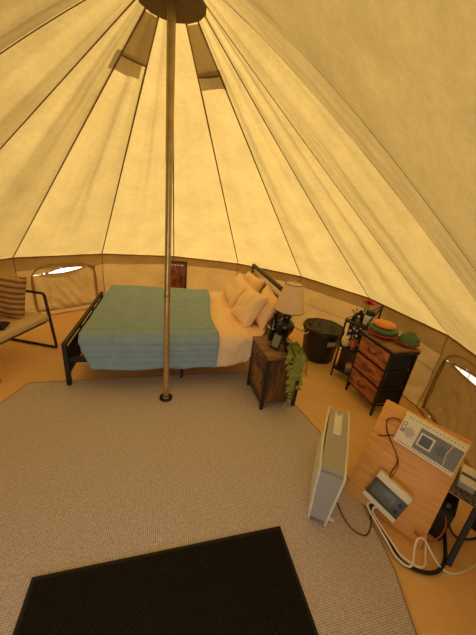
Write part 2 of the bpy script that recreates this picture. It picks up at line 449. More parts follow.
def window(name, w, a0, a1, z0, z1, label):
    root = empty(name, PC + azdir((a0 + a1) / 2) * 2.36 + V((0, 0, z0)), kind='structure'); root['label'] = label
    inv = Matrix.Translation(-root.location)
    ac, ah = (a0 + a1) / 2, (a1 - a0) / 2
    def arch(n=40):
        pts = []
        for i in range(n + 1):
            th = math.pi * i / n; x = -math.cos(th); y = math.sin(th)
            # squarish arch
            sx = math.copysign(abs(x) ** .55, x); sy = y ** .55
            pts.append((ac + ah * sx, z0 + .18 * 0 + (z1 - z0) * (.45 + .55 * sy) if True else 0))
        return [(ac - ah * .96, z0)] + [(ac - ah, z0 + (z1 - z0) * .2)] + pts + [(ac + ah, z0 + (z1 - z0) * .2)] + [(ac + ah * .96, z0)]
    ar = arch()
    mb = MB(); mb.tube([inv @ wall_p(a, z, .012) for a, z in ar], .008, 6); mb.build('window_frame', 'binding', root)
    # rim of the opening
    mb = MB(); N = 48; pts = []
    for i in range(N):
        th = 2 * math.pi * i / N; x = math.cos(th); q = 1 - x * x
        az = w['c'] + w['hw'] * x; zc = w['zc'] + w['slope'] * (az - w['c'])
        pts.append(inv @ wall_p(az, zc + (w['up'] if th < math.pi else -w['lo']) * q, .006))
    mb.tube(pts, .007, 6, closed=True); mb.build('opening_rim', 'binding', root)
    # the unzipped flap that hangs below the opening
    def fl(u, v):
        az = ac - ah * .975 + 2 * ah * .975 * u; x = (az - w['c']) / w['hw']; q = max(0, 1 - x * x)
        zt = w['zc'] + w['slope'] * (az - w['c']) - w['lo'] * q - .004
        zt = min(zt, z1 - .04)
        z = z0 + .01 + (zt - z0 - .01) * v
        wob = .012 * math.sin(az * 1.1 + z * 16) * math.sin(math.pi * u) * (1 - .3 * v) + .014 * n3((az * .08, z * 3, 0), 2.5, 5)
        return inv @ wall_p(az, z, .005 + abs(wob) * (math.sin(math.pi * u) ** .5))
    mb = MB(); mb.grid(fl, 60, 24); mb.build('window_flap', 'canvas_wall', root, normals=False, ang=80)
    # white gauze pane
    def gz(u, v):
        az = w['c'] - w['hw'] * 1.15 + 2 * w['hw'] * 1.15 * u; x = (az - w['c']) / (w['hw'] * 1.15); q = max(0, 1 - x * x)
        zc = w['zc'] + w['slope'] * (az - w['c'])
        return inv @ wall_p(az, zc - w['lo'] * 1.7 * q - .006 + (w['lo'] + w['up']) * 1.7 * q * v + .012 * v, -.009)
    mb = MB(); mb.grid(gz, 40, 6); mb.build('window_pane', 'gauze', root, normals=False)
    if name == 'window_2':
        mb = MB()
        for k in range(1, 7):
            az = w['c'] - w['hw'] + 2 * w['hw'] * k / 7; x = (az - w['c']) / w['hw']; q = 1 - x * x; zc = w['zc'] + w['slope'] * (az - w['c'])
            mb.tube([inv @ wall_p(az, zc - w['lo'] * q, -.008), inv @ wall_p(az, zc + w['up'] * q, -.008)], .003, 5)
        mb.build('window_mesh_seam', 'grey', root)
window('window_1', W1, -58.2, -39.6, .06, .675, 'arched zip window in the left tent wall with a white gap at its top')
window('window_2', W2, 84.0, 104.0, .05, .715, 'arched zip window in the right tent wall with a white gap at its top')

# canvas door hung from the A-frame behind the viewpoint
dpk = PC + azdir(DOOR) * 2.35; dpk.z = 2.12
dl, drr = PC + azdir(183.7) * 2.5, PC + azdir(149.7) * 2.5
mb = MB()
def dorf(u, v):
    b = dl.lerp(drr, u); h = 2.12 * (1 - abs(2 * u - 1)) + .002
    top = b.lerp(dpk, 0) ; e = dl.lerp(dpk, 2 * u) if u < .5 else drr.lerp(dpk, 2 - 2 * u)
    b.z = 0
    return b.lerp(e, v) + V((.02 * math.sin(u * 20), .02 * math.sin(u * 17), 0))
mb.grid(dorf, 60, 20, skip=lambda u, v: .17 < u < .83); dro = mb.build('door_1', 'canvas_wall', normals=False, ang=80)
tag(dro, 'canvas tent door pulled aside along its two frame poles', kind='structure')
for e in (dl, drr):
    mb = MB(); mb.tube([e, dpk], .014, 8); mb.build('frame_pole', 'steel', dro)

# floors ----------------------------------------------------------------
mb = MB(); mb.prism([tuple((PC + azdir(a) * 2.44).xy) for a in range(0, 360, 4)], -.03, 0)
tag(mb.build('floor', 'floor'), 'orange tan groundsheet of the tent', kind='structure')
mb = MB(); mb.prism([(-30, -30), (30, -30), (30, 30), (-30, 30)], -.12, -.04)
tag(mb.build('ground', 'ground'), 'pale ground outside the tent', kind='structure')

rug_poly = [(-1.735, 1.95), (.15, 2.52), (.33, 2.50), (.60, 2.10), (.80, 1.715), (.90, 1.25), (.945, .87), (.925, .60), (.78, .25), (.35, -.12), (-.85, -.2), (-1.55, .2), (-1.80, .9), (-1.76, 1.6)]
mb = MB(); mb.prism(rug_poly, .001, .009); rug = mb.build('area_rug', 'rug', smooth=False)
tag(rug, 'large grey beige woven rug lying over the groundsheet', 'rug')
mb = MB(); mb.tube([(x, y, .007) for x, y in rug_poly], .006, 6, closed=True); mb.build('edge_binding', 'rug_edge', rug)
for i in range(9):
    mb = MB(); x = -.72 + .055 * i + random.uniform(-.01, .01); y = 1.95 + (x + 1.735) * .302
    mb.tube(smooth_path([(x, y - .01, .008), (x + random.uniform(-.02, .02), y + .05, .012), (x + random.uniform(-.04, .04), y + .11, .004)], 4), .0025, 4)
    mb.build('loose_thread', 'cushion', rug)

ma = math.atan2(.2, .667 + .0)
m_root = empty('door_mat', (-.771, .676, .009), R(16.6), 'flat black ribbed mat lying on the front of the rug', 'mat')
mb = MB(); mb.box((.595, -.40, .004), (1.19 - .03, .80 - .03, .008), bev=.002); mb.build('mat_pile', 'mat', m_root)
mb = MB()
for a, b in (((0, -.012), (1.19, -.012)), ((0, -.788), (1.19, -.788)), ((.012, -.024), (.012, -.776)), ((1.178, -.024), (1.178, -.776))): mb.bar((*a, .0038), (*b, .0038), .024, .0072, .002)
mb.build('rubber_border', 'mat_edge', m_root)

# ------------------------------------------------------------------ centre pole
pole = empty('tent_pole', PC, 0, 'tall bronze metal centre pole standing between the rug edge and the bed', 'pole')
mb = MB(); mb.tube([(0, 0, .02), (0, 0, .98)], .0235, 16); mb.build('lower_tube', 'bronze', pole)
mb = MB(); mb.tube([(0, 0, .96), (0, 0, 1.85)], .0215, 16); mb.build('middle_tube', 'bronze2', pole)
mb = MB(); mb.tube([(0, 0, 1.83), (0, 0, 2.7)], .024, 16); mb.build('upper_tube', 'bronze2', pole)
mb = MB(); mb.lathe([(.0242, .945), (.0255, .95), (.0255, .98), (.0242, .985)], n=16); mb.build('joint_collar', 'bronze2', pole)
mb = MB(); mb.lathe([(.02, .012), (.052, .011), (.056, .016), (.054, .024), (.032, .026), (.030, .02), (.02, .02)], n=24); mb.build('foot_ring', 'blackpl', pole)
mb = MB(); mb.lathe([(.01, .018), (.03, .019), (.029, .024), (.01, .027)], n=20); mb.build('foot_cup', 'steel', pole)

# ------------------------------------------------------------------ bed
BO = V((-1.405, 1.998, 0)); BA = R(14.8)
bed = empty('bed', BO, BA, 'black metal bed with low footboard and taller panelled headboard', 'bed')
BW, BL = 1.37, 1.95
fb = MB(); fb.bar((0, 0, .405), (0, BW, .405), .032, .03, .003); fb.bar((0, 0, .33), (0, BW, .33), .02, .02); fb.bar((0, 0, .13), (0, BW, .13), .03, .03, .003)
fb.bar((0, .45, .13), (0, .45, .40), .018); fb.bar((0, .92, .13), (0, .92, .40), .018)
fb.build('footboard_rail', 'darkwoodframe', bed)
mb = MB(); mb.box((.006, BW / 2, .25), (.008, BW - .03, .20)); mb.build('footboard_dark_fill', 'blackfab', bed)  # flat dark sheet filling the space between the footboard rails
for vv in (0, BW):
    mb = MB(); mb.box((0, vv, .21), (.036, .036, .42), bev=.004); mb.build('footboard_post', 'black', bed)
    mb = MB(); mb.box((BL, vv, .45), (.036, .036, .90), bev=.004); mb.build('headboard_post', 'black', bed)
hb = MB(); hb.bar((BL, 0, .885), (BL, BW, .885), .032, .045, .004); hb.build('headboard_top_rail', 'darkwoodframe', bed)
hb = MB(); hb.bar((BL - .005, .01, .835), (BL - .005, BW - .01, .835), .012, .016, .002); hb.build('headboard_trim', 'steel', bed)
hb = MB(); hb.box((BL, BW / 2, .60), (.018, BW - .04, .40)); hb.build('headboard_panel', 'headpanel', bed)
for vv in (.02, BW - .02):
    mb = MB(); mb.bar((0, vv, .25), (BL, vv, .25), .025, .05, .003); mb.build('side_rail', 'black', bed)
for vv in (.05, BW / 2, BW - .05):
    mb = MB(); mb.tube([(.97, vv, 0), (.97, vv, .25)], .014, 10); mb.build('support_leg', 'black', bed)
for i in range(8):
    mb = MB(); mb.box((.14 + i * .24, BW / 2, .265), (.07, BW - .06, .016)); mb.build('slat', 'slat', bed)
mt = empty('mattress', BO + Matrix.Rotation(BA, 3, 'Z') @ V((0, 0, .276)), BA, 'thick mattress lying on the black bed frame under the bedding', 'mattress')
mb = MB(); mb.box((1.0, BW / 2, .088), (1.80, BW - .03, .172), bev=.05, seg=4); mb.build('mattress_body', 'mattress', mt)

def drape(u_fn, name, mat, zt, zn, zf, label, cat, nu=70, nv=260, chan=True, vn=-.03, thick=.006, seed=1, botfn=None):
    # cross-bed path: hem on the near side -> over the top -> far side
    rr = .05
    path = []
    path.append((vn - .03, zn)); path.append((vn - .012, zt - .10)); path.append((vn, zt - rr))
    for a in range(0, 91, 15): path.append((vn + rr - rr * math.cos(R(a)), zt - rr + rr * math.sin(R(a))))
    vf = BW - vn
    for a in range(90, -1, -15): path.append((vf - rr + rr * math.cos(R(a)), zt - rr + rr * math.sin(R(a))))
    path.append((vf + .01, zf))
    seg = [0]
    for a, b in zip(path, path[1:]): seg.append(seg[-1] + math.hypot(b[0] - a[0], b[1] - a[1]))
    def at(s):
        s *= seg[-1]
        for i in range(len(path) - 1):
            if s <= seg[i + 1] + 1e-9:
                t = (s - seg[i]) / max(1e-9, seg[i + 1] - seg[i]); a, b = path[i], path[i + 1]
                n = V((0, -(b[1] - a[1]), b[0] - a[0])).normalized()
                return a[0] + (b[0] - a[0]) * t, a[1] + (b[1] - a[1]) * t, n
        return (*path[-1], V((0, 1, 0)))
    Ltot = seg[-1]
    def f(u, v):
        y, z, n = at(v); drop = max(0, zt - z)
        ua, ub = u_fn(y, z, drop); x = ua + (ub - ua) * u
        if botfn and y < 0: z = z + botfn(x) * drop / (zt - zn)
        h = 0
        if chan: h += .011 * abs(math.sin(math.pi * v * Ltot / .055)) ** .4
        h += .014 * n3((x, y, z), 3.2, seed) + (.007 if chan else .016) * n3((x, y, z), 8, seed + 1) + (0 if chan else .010 * n3((x * 1.5 + y, y - x, z), 14, seed + 2))
        if y < .02: h += .014 * math.sin(x * 15 + 2 * n3((x, 0, 0), 2)) * min(1, drop / .25) - .0
        return V((x, y, z)) + n * (h + (.020 if chan else .006))
    mb = MB(); mb.grid(f, nu, nv)
    o = mb.build(name, mat, None, BO, (0, 0, BA), normals=False, ang=80)
    md = o.modifiers.new('thickness', 'SOLIDIFY'); md.thickness = thick; md.offset = 1
    return tag(o, label, cat)
def quilt_u(y, z, d):
    foot = .125 + (.36 * max(0, d - .03) if y < .1 else .05 * d)
    head = 1.29 - .03 * math.sin(y * 4) + .02 * y - (.07 * d if y < .05 else 0)
    return foot, head
drape(quilt_u, 'quilt', 'quilt', .482, .20, .3, 'teal green quilt with stitched channels spread over the bed', 'quilt')
def sheet_u(y, z, d):
    return 1.22, 1.86 - (.55 * d if y < .05 else 0) - (.14 if y < 0.02 else .14 * max(0, 1 - y * 4))
drape(sheet_u, 'bed_sheet', 'sheet', .468, .205, .30, 'wrinkled tan sheet on the head half of the bed below the pillows', 'sheet', 40, 90, False, -.028, .004, 9,
      botfn=lambda x: .13 * (x - 1.35))

def pillow_mesh(w, h, t, seed, n=34, wr=.022):
    mb = MB()
    for sgn in (-1, 1):
        def f(u, v):
            x, y = 2 * u - 1, 2 * v - 1
            pin = 1 - .07 * (1 - abs(x) ** 2.5) * 0
            px = x * w / 2 * (1 - .09 * (1 - y * y)) * 1.0; py = y * h / 2 * (1 - .09 * (1 - x * x))
            th = t / 2 * max(0, (1 - x ** 4) * (1 - y ** 4)) ** .55
            p = V((px, py, 0)); wz = wr * n3((px, py, sgn * .3), 9, seed) * min(1, th / (t * .2)) + wr * .8 * n3((px + py, py - px, 0), 4, seed + 2) * min(1, th / (t * .2))
            return V((px, py, sgn * th + wz))
        g = mb.grid(f, n, n)
    bmesh.ops.remove_doubles(mb.bm, verts=mb.bm.verts, dist=.0008)
    return mb
def bed_pillow(u, v, zc, w, h, lean, yaw, roll, label, seed, t=.17):
    o = pillow_mesh(w, h, t, seed).build('pillow', 'pillow', None, ang=75)
    Rw = Matrix.Rotation(BA + yaw, 4, 'Z') @ Matrix.Rotation(R(-90), 4, 'Z') @ Matrix.Rotation(R(90) - lean, 4, 'X') @ Matrix.Rotation(roll, 4, 'Z')
    p = BO + Matrix.Rotation(BA, 3, 'Z') @ V((u, v, zc))
    o.matrix_world = Matrix.Translation(p) @ Rw
    tag(o, label, 'pillow', 'tan pillows at the head of the bed')
bed_pillow(1.845, 1.02, .66, .56, .36, R(22), R(4), R(3), 'tan pillow against the far end of the headboard, tip showing behind the others', 11, .13)
bed_pillow(1.84, .38, .65, .56, .38, R(22), R(-4), R(-4), 'tan pillow against the headboard behind the pillow nearest the lamp', 12, .13)
bed_pillow(1.66, 1.00, .63, .50, .37, R(36), R(6), R(-5), 'tan pillow standing at the far side of the bed, leftmost of the pile', 13, .15)
bed_pillow(1.67, .44, .63, .52, .40, R(34), R(2), R(6), 'large tan pillow at the front of the pile on the near side of the bed', 14, .16)

# ------------------------------------------------------------------ framed print behind the bed
pic = empty('framed_print', (-.985, 4.155, 0), R(14), 'dark framed red and black print against the wall behind the bed', 'picture', rot=(R(-4), 0, R(14)))
mb = MB(); W, H = .27, .735
for a, b in (((-W / 2, 0), (W / 2, 0)),):
    pass
mb.box((-W / 2 + .012, 0, H / 2), (.024, .02, H), bev=.003); mb.box((W / 2 - .012, 0, H / 2), (.024, .02, H), bev=.003)
mb.box((0, 0, .012), (W, .02, .024), bev=.003); mb.box((0, 0, H - .012), (W, .02, .024), bev=.003); mb.build('frame', 'darkwoodframe', pic)
mb = MB(); mb.box((0, .004, H / 2), (W - .04, .006, H - .04)); mb.build('print', 'art', pic)
mb = MB()
for i, (x, w_) in enumerate(((-.088, .03), (-.045, .026), (.0, .034), (.055, .05))): mb.box((x, -.0005, .675), (w_, .003, .022))
mb.build('heading', 'petalpale', pic)

# ------------------------------------------------------------------ nightstand
NO = V((.285, 1.955, 0)); NA = R(18.5)
NW, NDp, NH = .335, .385, .53
ns = empty('nightstand', NO, NA, 'rustic brown wooden nightstand with dark metal legs beside the bed', 'nightstand')
mb = MB(); mb.box((NW / 2, NDp / 2, NH - .011), (NW + .012, NDp + .012, .022), bev=.003); mb.build('top', 'nstop', ns)
for x in (.014, NW - .014):
    for y in (.014, NDp - .014):
        mb = MB(); mb.box((x, y, (NH - .022) / 2), (.028, .028, NH - .022), bev=.002); mb.build('leg', 'black', ns)
mb = MB(); mb.box((NW / 2, .014, .285), (NW - .05, .014, .43)); mb.build('side_panel', 'nswood', ns)
mb = MB(); mb.box((NW / 2, NDp - .014, .285), (NW - .05, .014, .43)); mb.build('side_panel', 'nswood', ns)
mb = MB(); mb.box((NW - .014, NDp / 2, .285), (.014, NDp - .05, .43)); mb.build('back_panel', 'nswood', ns)
mb = MB(); mb.box((NW / 2, NDp / 2, .075), (NW - .04, NDp - .04, .014)); mb.build('bottom_panel', 'nswood', ns)
for z in (.065, .375):
    mb = MB(); mb.bar((.012, .02, z), (.012, NDp - .02, z), .018, .018); mb.build('front_rail', 'black', ns)
dr = MB(); dr.box((.010, NDp / 2, .44), (.018, NDp - .065, .115), bev=.002); dw = dr.build('drawer', 'nswood', ns)
mb = MB(); mb.tube([(.0, NDp / 2 - .04, .44), (-.018, NDp / 2 - .036, .44), (-.018, NDp / 2 + .036, .44), (.0, NDp / 2 + .04, .44)], .004, 6); mb.build('handle', 'black', dw)
dr = MB(); 
for y in (.055, NDp - .055): dr.box((.012, y, .22), (.02, .045, .285), bev=.002)
for z in (.097, .343): dr.box((.012, NDp / 2, z), (.02, NDp - .07, .04), bev=.002)
door = dr.build('louvre_door', 'nswood', ns)
for i in range(5):
    mb = MB(); mb.box((.014, NDp / 2, .14 + i * .041), (.006, NDp - .15, .036), Matrix.Rotation(R(28), 3, 'Y')); mb.build('slat', 'nstop', door)
mb = MB(); mb.ball((-.006, .06, .25), .009); mb.build('knob', 'black', door)

def local(o, a, x, y, z): return V(o) + Matrix.Rotation(a, 3, 'Z') @ V((x, y, z))
# table lamp
lamp = empty('table_lamp', (.425, 2.275, .53), 0, 'table lamp with beige shade and black glazed vase base on the nightstand', 'lamp')
mb = MB(); mb.lathe([(.045, 0), (.048, .008), (.036, .02), (.034, .04), (.05, .08), (.074, .13), (.082, .165), (.072, .195), (.048, .215), (.03, .23), (.042, .25), (.04, .262), (.012, .27)], n=28); mb.build('base', 'ceramic', lamp)
mb = MB(); mb.tube([(0, 0, .26), (.008, 0, .50)], .006, 8); mb.build('stem', 'steel', lamp)
tl = Matrix.Rotation(R(1), 3, 'Y')
mb = MB(); mb.lathe([(.130, .315), (.074, .545)], n=36, rot=tl); sh = mb.build('lamp_shade', 'shade', lamp, thick=.003)
for r_, z_ in ((.1305, .315), (.0745, .545)):
    mb = MB(); mb.tube([tl @ V((r_ * math.cos(2 * math.pi * k / 36), r_ * math.sin(2 * math.pi * k / 36), z_)) for k in range(36)], .003, 6, closed=True); mb.build('shade_rim', 'cordbrown', sh)
mb = MB()
for k in range(3): mb.tube([tl @ V((.006, 0, .52)), tl @ V((.074 * math.cos(k * 2.09), .074 * math.sin(k * 2.09), .54))], .002, 5)
mb.tube([tl @ V((0, 0, .50)), tl @ V((0, 0, .575))], .003, 6)
mb.build('spider', 'steel', sh)
# black dark vase-like figurine behind
orn = empty('black_ornament', (.325, 2.30, .53), R(20), 'black bottle-shaped ornament on the nightstand between pillow and lamp base', 'ornament')
mb = MB(); mb.lathe([(.03, 0), (.034, .01), (.036, .10), (.03, .16), (.018, .19), (.017, .25), (.021, .255), (.01, .26)], n=20); mb.build('body', 'ceramic', orn)
mb = MB(); mb.tube([(.0355 * math.cos(a * .3), .0355 * math.sin(a * .3), .12) for a in range(21)], .003, 5, closed=True); mb.build('band', 'steel', orn)
# small leaning frame
sf = empty('small_photo_frame', (.335, 2.12, .53), 0, 'small dark frame leaning back on the nightstand in front of the lamp', 'photo frame', rot=(R(-20), 0, R(-40)))
mb = MB(); mb.box((0, 0, .068), (.085, .012, .135), bev=.003); mb.build('frame', 'blackpl', sf)
mb = MB(); mb.box((0, -.0062, .072), (.065, .002, .105)); mb.build('picture', 'dgrey', sf)
mb = MB(); mb.bar((0, .006, .10), (0, .045, .012), .02, .004); mb.build('easel', 'blackpl', sf)

# trailing plant
def leaf(mb, p, d, nrm, L, W):
    d = d.normalized(); s = d.cross(nrm).normalized(); n = s.cross(d)
    pts = [p, p + d * L * .35 + s * W / 2 + n * L * .05, p + d * L * .75 + s * W * .36 + n * L * .02, p + d * L, p + d * L * .75 - s * W * .36 + n * L * .02, p + d * L * .35 - s * W / 2 + n * L * .05]
    mid = [p + d * L * .35 - n * L * .05, p + d * L * .75 - n * L * .06]
    vs = [mb.bm.verts.new(q) for q in pts]; m_ = [mb.bm.verts.new(q) for q in mid]
    for fc in ((vs[0], vs[1], m_[0]), (vs[1], vs[2], m_[1], m_[0]), (vs[2], vs[3], m_[1]), (vs[0], m_[0], vs[5]), (vs[5], m_[0], m_[1], vs[4]), (m_[1], vs[3], vs[4])): mb.bm.faces.new(fc)
pl = empty('trailing_plant', (.45, 2.10, .53), NA, 'green trailing plant in a small black pot spilling over the nightstand edge', 'plant')
mb = MB(); mb.lathe([(.028, 0), (.04, .055), (.043, .058), (.043, .065), (.037, .065), (.035, .05), (.01, .048)], n=20); mb.build('pot', 'blackpl', pl)
rng = random.Random(3)
inv = Matrix.Rotation(-NA, 3, 'Z')
for k in range(11):
    # spill over the camera side (local -y) or over the right edge (local +x)
    right = k % 4 == 3
    wd = V((rng.uniform(-.35, .2), -1, 0)).normalized() if not right else V((.9, -.55, 0)).normalized()
    ex = .13 if not right else .10
    Ld = (rng.uniform(.12, .34) if k != 1 else .42) if not right else rng.uniform(.06, .22)
    side = rng.uniform(-.05, .05)
    if not right:
        edge = 0.135; a = V((rng.uniform(-.085, .045), -edge - .025, .03))
        pts = [V((0, 0, .05)), V((a.x * .4, -.05, .09)), V((a.x * .8, -edge, .062)), a, V((a.x + side * .4, -edge - .042, -.05)), V((a.x + side, -edge - .046, -Ld * .6)), V((a.x + side * 1.2, -edge - .044, -Ld))]
    else:
        pts = [V((0, 0, .05)), V((.05, -.03, .085)), V((.085, -.08, .05)), V((.105, -.10 + side, 0)), V((.118, -.11 + side, -Ld * .6)), V((.12, -.11 + side, -Ld))]
    path = smooth_path(pts, 6); mb = MB(); mb.tube(path, .0016, 4)
    for i in range(4, len(path) - 1):
        for sgn in (-1, 1):
            if rng.random() < .1 + .45 * i / len(path): continue
            t = (path[i + 1] - path[i - 1]).normalized(); outv = (V((0, -1, .2)) if not right else V((1, -.4, .2))).normalized()
            sd = t.cross(outv).normalized() * sgn
            d = (sd + t * .6 + outv * rng.uniform(0, .5)).normalized()
            leaf(mb, path[i], d, outv, rng.uniform(.026, .044), rng.uniform(.015, .024))
    mb.build('vine', 'leaf', pl, normals=False)

# ------------------------------------------------------------------ bin
bn = empty('waste_bin', (1.03, 3.08, 0), 0, 'round black tub with a dark crumpled liner standing behind the nightstand', 'bin')
mb = MB(); mb.lathe([(.01, .012), (.165, .01), (.172, 0), (.176, .01), (.205, .33), (.215, .335), (.218, .36), (.212, .395), (.204, .396), (.2, .34), (.168, .02), (.01, .02)], n=40); mb.build('tub', 'blackpl', bn)
mb = MB()
def bagf(u, v):
    a = 2 * math.pi * u
    if v < .25:
        q = v / .25; r = .222 + .006 * math.sin(9 * a) ; z = .355 + .045 * q
    else:
        q = (v - .25) / .75; r = .214 * (1 - q) ** .8 + .002; z = .402 - .13 * math.sin(q * math.pi * .5)
        z += .03 * n3((math.cos(a) * r * 5, math.sin(a) * r * 5, q), 2.5, 6) * min(1, q * 4)
    r *= 1 + .02 * n3((math.cos(a) * 2, math.sin(a) * 2, v * 2), 2, 4)
    return V((r * math.cos(a), r * math.sin(a), z))
mb.grid(bagf, 64, 22); bmesh.ops.remove_doubles(mb.bm, verts=mb.bm.verts, dist=.0005); mb.build('bin_liner', 'bag', bn, normals=False, ang=80)
for s_ in (R(200), R(20)):
    c = V((math.cos(s_), math.sin(s_), 0)); tn = V((-c.y, c.x, 0))
    mb = MB(); mb.tube(smooth_path([c * .216 + tn * .05 + V((0, 0, .35)), c * .236 + tn * .045 + V((0, 0, .33)), c * .24 + V((0, 0, .315)), c * .236 - tn * .045 + V((0, 0, .33)), c * .216 - tn * .05 + V((0, 0, .35))], 4), .007, 6)
    mb.build('handle', 'steel', bn)
bn.scale = (1.07, 1.07, 1.05)
mb = MB(); mb.grid(lambda u, v: V((.2045 * math.cos(R(-86 + 30 * u)) * (1 + (v - .5) * .02), .2045 * math.sin(R(-86 + 30 * u)) * (1 + (v - .5) * .02), .235 + .055 * v)), 8, 2)
lb = mb.build('sticker', 'label', bn, normals=False); lb['label'] = 'pale rectangular sticker'

# ------------------------------------------------------------------ dresser
DO = V((1.297, 2.061, 0)); DA = R(17)
DWd, DDp, DH = .395, .275, .668        # local x = depth (to the right), local y = width (away)
ds = empty('dresser', DO, DA, 'black framed dresser with three rustic red-brown drawers and a wooden top', 'dresser')
mb = MB(); mb.box((DDp / 2, DWd / 2, DH - .008), (DDp + .01, DWd + .01, .016), bev=.002); mb.build('top', 'drtop', ds)
mb = MB()
for a, b in (((0, 0), (DDp, 0)), ((0, DWd), (DDp, DWd)), ((0, 0), (0, DWd)), ((DDp, 0), (DDp, DWd))): mb.bar((*a, DH - .026), (*b, DH - .026), .018, .02)
mb.build('top_frame', 'black', ds)
for x in (.009, DDp - .009):
    for y in (.009, DWd - .009):
        mb = MB(); mb.box((x, y, (DH - .02) / 2 + .006), (.018, .018, DH - .032)); lg = mb.build('leg', 'black', ds)
        mb = MB(); mb.lathe([(.012, 0), (.012, .01), (.008, .014)], (x, y, 0), 12); mb.build('foot', 'blackpl', lg)
zs = [.115, .292, .469]; hh = .165
for x0, y0, x1, y1 in ((0, .009, DDp, .009), (0, DWd - .009, DDp, DWd - .009), (.0, 0, .0, DWd), (DDp - .009, 0, DDp - .009, DWd)):
    for z in ([.105, .283, .46] if x0 != x1 else [.105]):
        mb = MB(); mb.bar((x0 + .009 * (x0 == x1), y0, z), (x1 + .009 * (x0 == x1), y1, z), .01, .012); mb.build('crossbar', 'black', ds)
for z in zs:
    mb = MB(); mb.box((DDp / 2 + .006, DWd / 2, z + hh / 2), (DDp - .02, DWd - .03, hh - .004), bev=.006); dv = mb.build('drawer', 'blackfab', ds)
    mb = MB(); mb.box((-.001, DWd / 2, z + hh / 2), (.012, DWd - .045, hh - .01), bev=.002); mb.build('drawer_front', 'drwood', dv)
    yc = DWd / 2
    mb = MB(); mb.tube(smooth_path([(-.007, yc - .045, z + hh * .62), (-.022, yc - .04, z + hh * .5), (-.026, yc, z + hh * .44), (-.022, yc + .04, z + hh * .5), (-.007, yc + .045, z + hh * .62)], 4), .005, 6); mb.build('handle', 'blackpl', dv)

# bowls
def bowl(r, h, mat, loc, label, invert=False, rim=.0, tilt=(0, 0, 0), fill=True):
    prof = [(.01, .0), (r * .42, 0), (r * .62, h * .16), (r * .85, h * .55), (r * .985, h * .93), (r, h), (r * .96, h), (r * .82, h * .58), (r * .58, h * .2), (.01, h * .1)]
    if invert: prof = [(r * math.cos(R(90 * k / 9)) ** .75 if k < 9 else .012, h * math.sin(R(90 * k / 9))) for k in range(10)] ; prof = [(r * .93, 0)] + prof
    mb = MB(); mb.lathe(prof, n=36)
    o = mb.build('mixing_bowl', mat, None, loc, tilt)
    return tag(o, label, 'bowl', 'nested bowls on the dresser')
b1 = (1.335, 2.375); z0 = DH
bowl(.132, .040, 'coral', (*b1, z0), 'wide coral bowl at the bottom of the larger stack on the dresser')
def dish(r, h, mat, loc, label):
    prof = [(.01, 0), (r * .6, 0), (r * .92, h * .2), (r, h * .5), (r * .97, h * .8), (r * .86, h), (.01, h * 1.02)]
    mb = MB(); mb.lathe(prof, n=36); o = mb.build('mixing_bowl', mat, None, loc)
    return tag(o, label, 'bowl', 'nested bowls on the dresser')
dish(.124, .048, 'green', (*b1, z0 + .038), 'wide green bowl between the coral and orange bowls of the larger stack')
dish(.096, .040, 'orange', (b1[0] - .004, b1[1] + .004, z0 + .087), 'orange bowl topmost of the larger stack on the dresser')
b2 = (1.492, 2.225)
bowl(.094, .030, 'coral', (*b2, z0), 'small coral bowl under the upturned green dome at the dresser corner')
gb = bowl(.082, .082, 'green', (*b2, z0 + .030), 'green bowl turned upside down at the dresser corner', True)
mb = MB(); mb.lathe([(.024, .079), (.034, .077), (.033, .086), (.026, .086), (.024, .079)], n=24); mb.build('foot_ring', 'green', gb)

# ------------------------------------------------------------------ cart
CO = V((1.102, 2.678, 0)); CA = math.atan2(-.156, .149)     # local x along the front, local y to the back
CWd, CDp = .218, .23
ct = empty('storage_cart', CO, CA, 'slim black three-tier shelf between the waste bin and the dresser', 'shelf')
tops = {(0, 0): .69, (1, 0): .72, (0, 1): .69, (1, 1): .87}
for (i, j), h in tops.items():
    mb = MB(); mb.box((i * CWd, j * CDp, h / 2), (.014, .014, h)); mb.build('post', 'black', ct)
for z, m in ((.10, 'browntray'), (.37, 'browntray'), (.655, 'browntray')):
    mb = MB(); mb.box((CWd / 2, CDp / 2, z), (CWd - .016, CDp - .004, .01))
    s_ = mb.build('shelf_board', m, ct)
    mb = MB()
    for a, b in (((0, 0), (CWd, 0)), ((0, CDp), (CWd, CDp)), ((0, 0), (0, CDp)), ((CWd, 0), (CWd, CDp))): mb.bar((*a, z + .03), (*b, z + .03), .006)
    for a, b in (((0, 0), (CWd, 0)), ((0, CDp), (CWd, CDp)), ((0, 0), (0, CDp)), ((CWd, 0), (CWd, CDp))): mb.bar((*a, z), (*b, z), .008, .014)
    mb.build('guard_rail', 'black', s_)
mb = MB(); mb.bar((CWd, 0, .715), (CWd, CDp, .855), .01); mb.bar((CWd, CDp, .865), (.10, CDp, .72), .008); mb.build('top_brace', 'black', ct)
def cart(x, y, z): return local(CO, CA, x, y, z)
# floral fabric bin on the middle tier
fbk = empty('fabric_bin', cart(.109, .115, .375), CA, 'black and white floral fabric bin on the upper part of the slim shelf', 'storage bin')
mb = MB(); mb.box((0, .02, .19), (.19, .15, .17), bev=.01); mb.box((0, .05, .09), (.10, .09, .18)); bb = mb.build('bin_body', 'floral', fbk)
mb = MB(); mb.box((0, .02, .2765), (.196, .156, .014), bev=.004); mb.build('hem', 'blackfab', fbk)
pb = MB(); pb.ball((0, 0, .042), .042, 3); 
tag(pb.build('pompom_ball', 'pompom', None, cart(.05, .028, .376)), 'cream fluffy ball on the middle tier of the slim shelf', 'ball')
mb = MB(); mb.lathe([(.022, 0), (.024, .003), (.034, .105), (.035, .11), (.031, .108), (.022, .01), (.005, .008)], n=24)
tag(mb.build('tumbler', 'coral', None, cart(.128, .03, .376)), 'orange-red tumbler on the middle tier beside the cream ball', 'cup')
cr = empty('small_carton', cart(.155, .055, .105), CA + R(15), 'small pale carton with dark front on the lowest tier of the slim shelf', 'box')
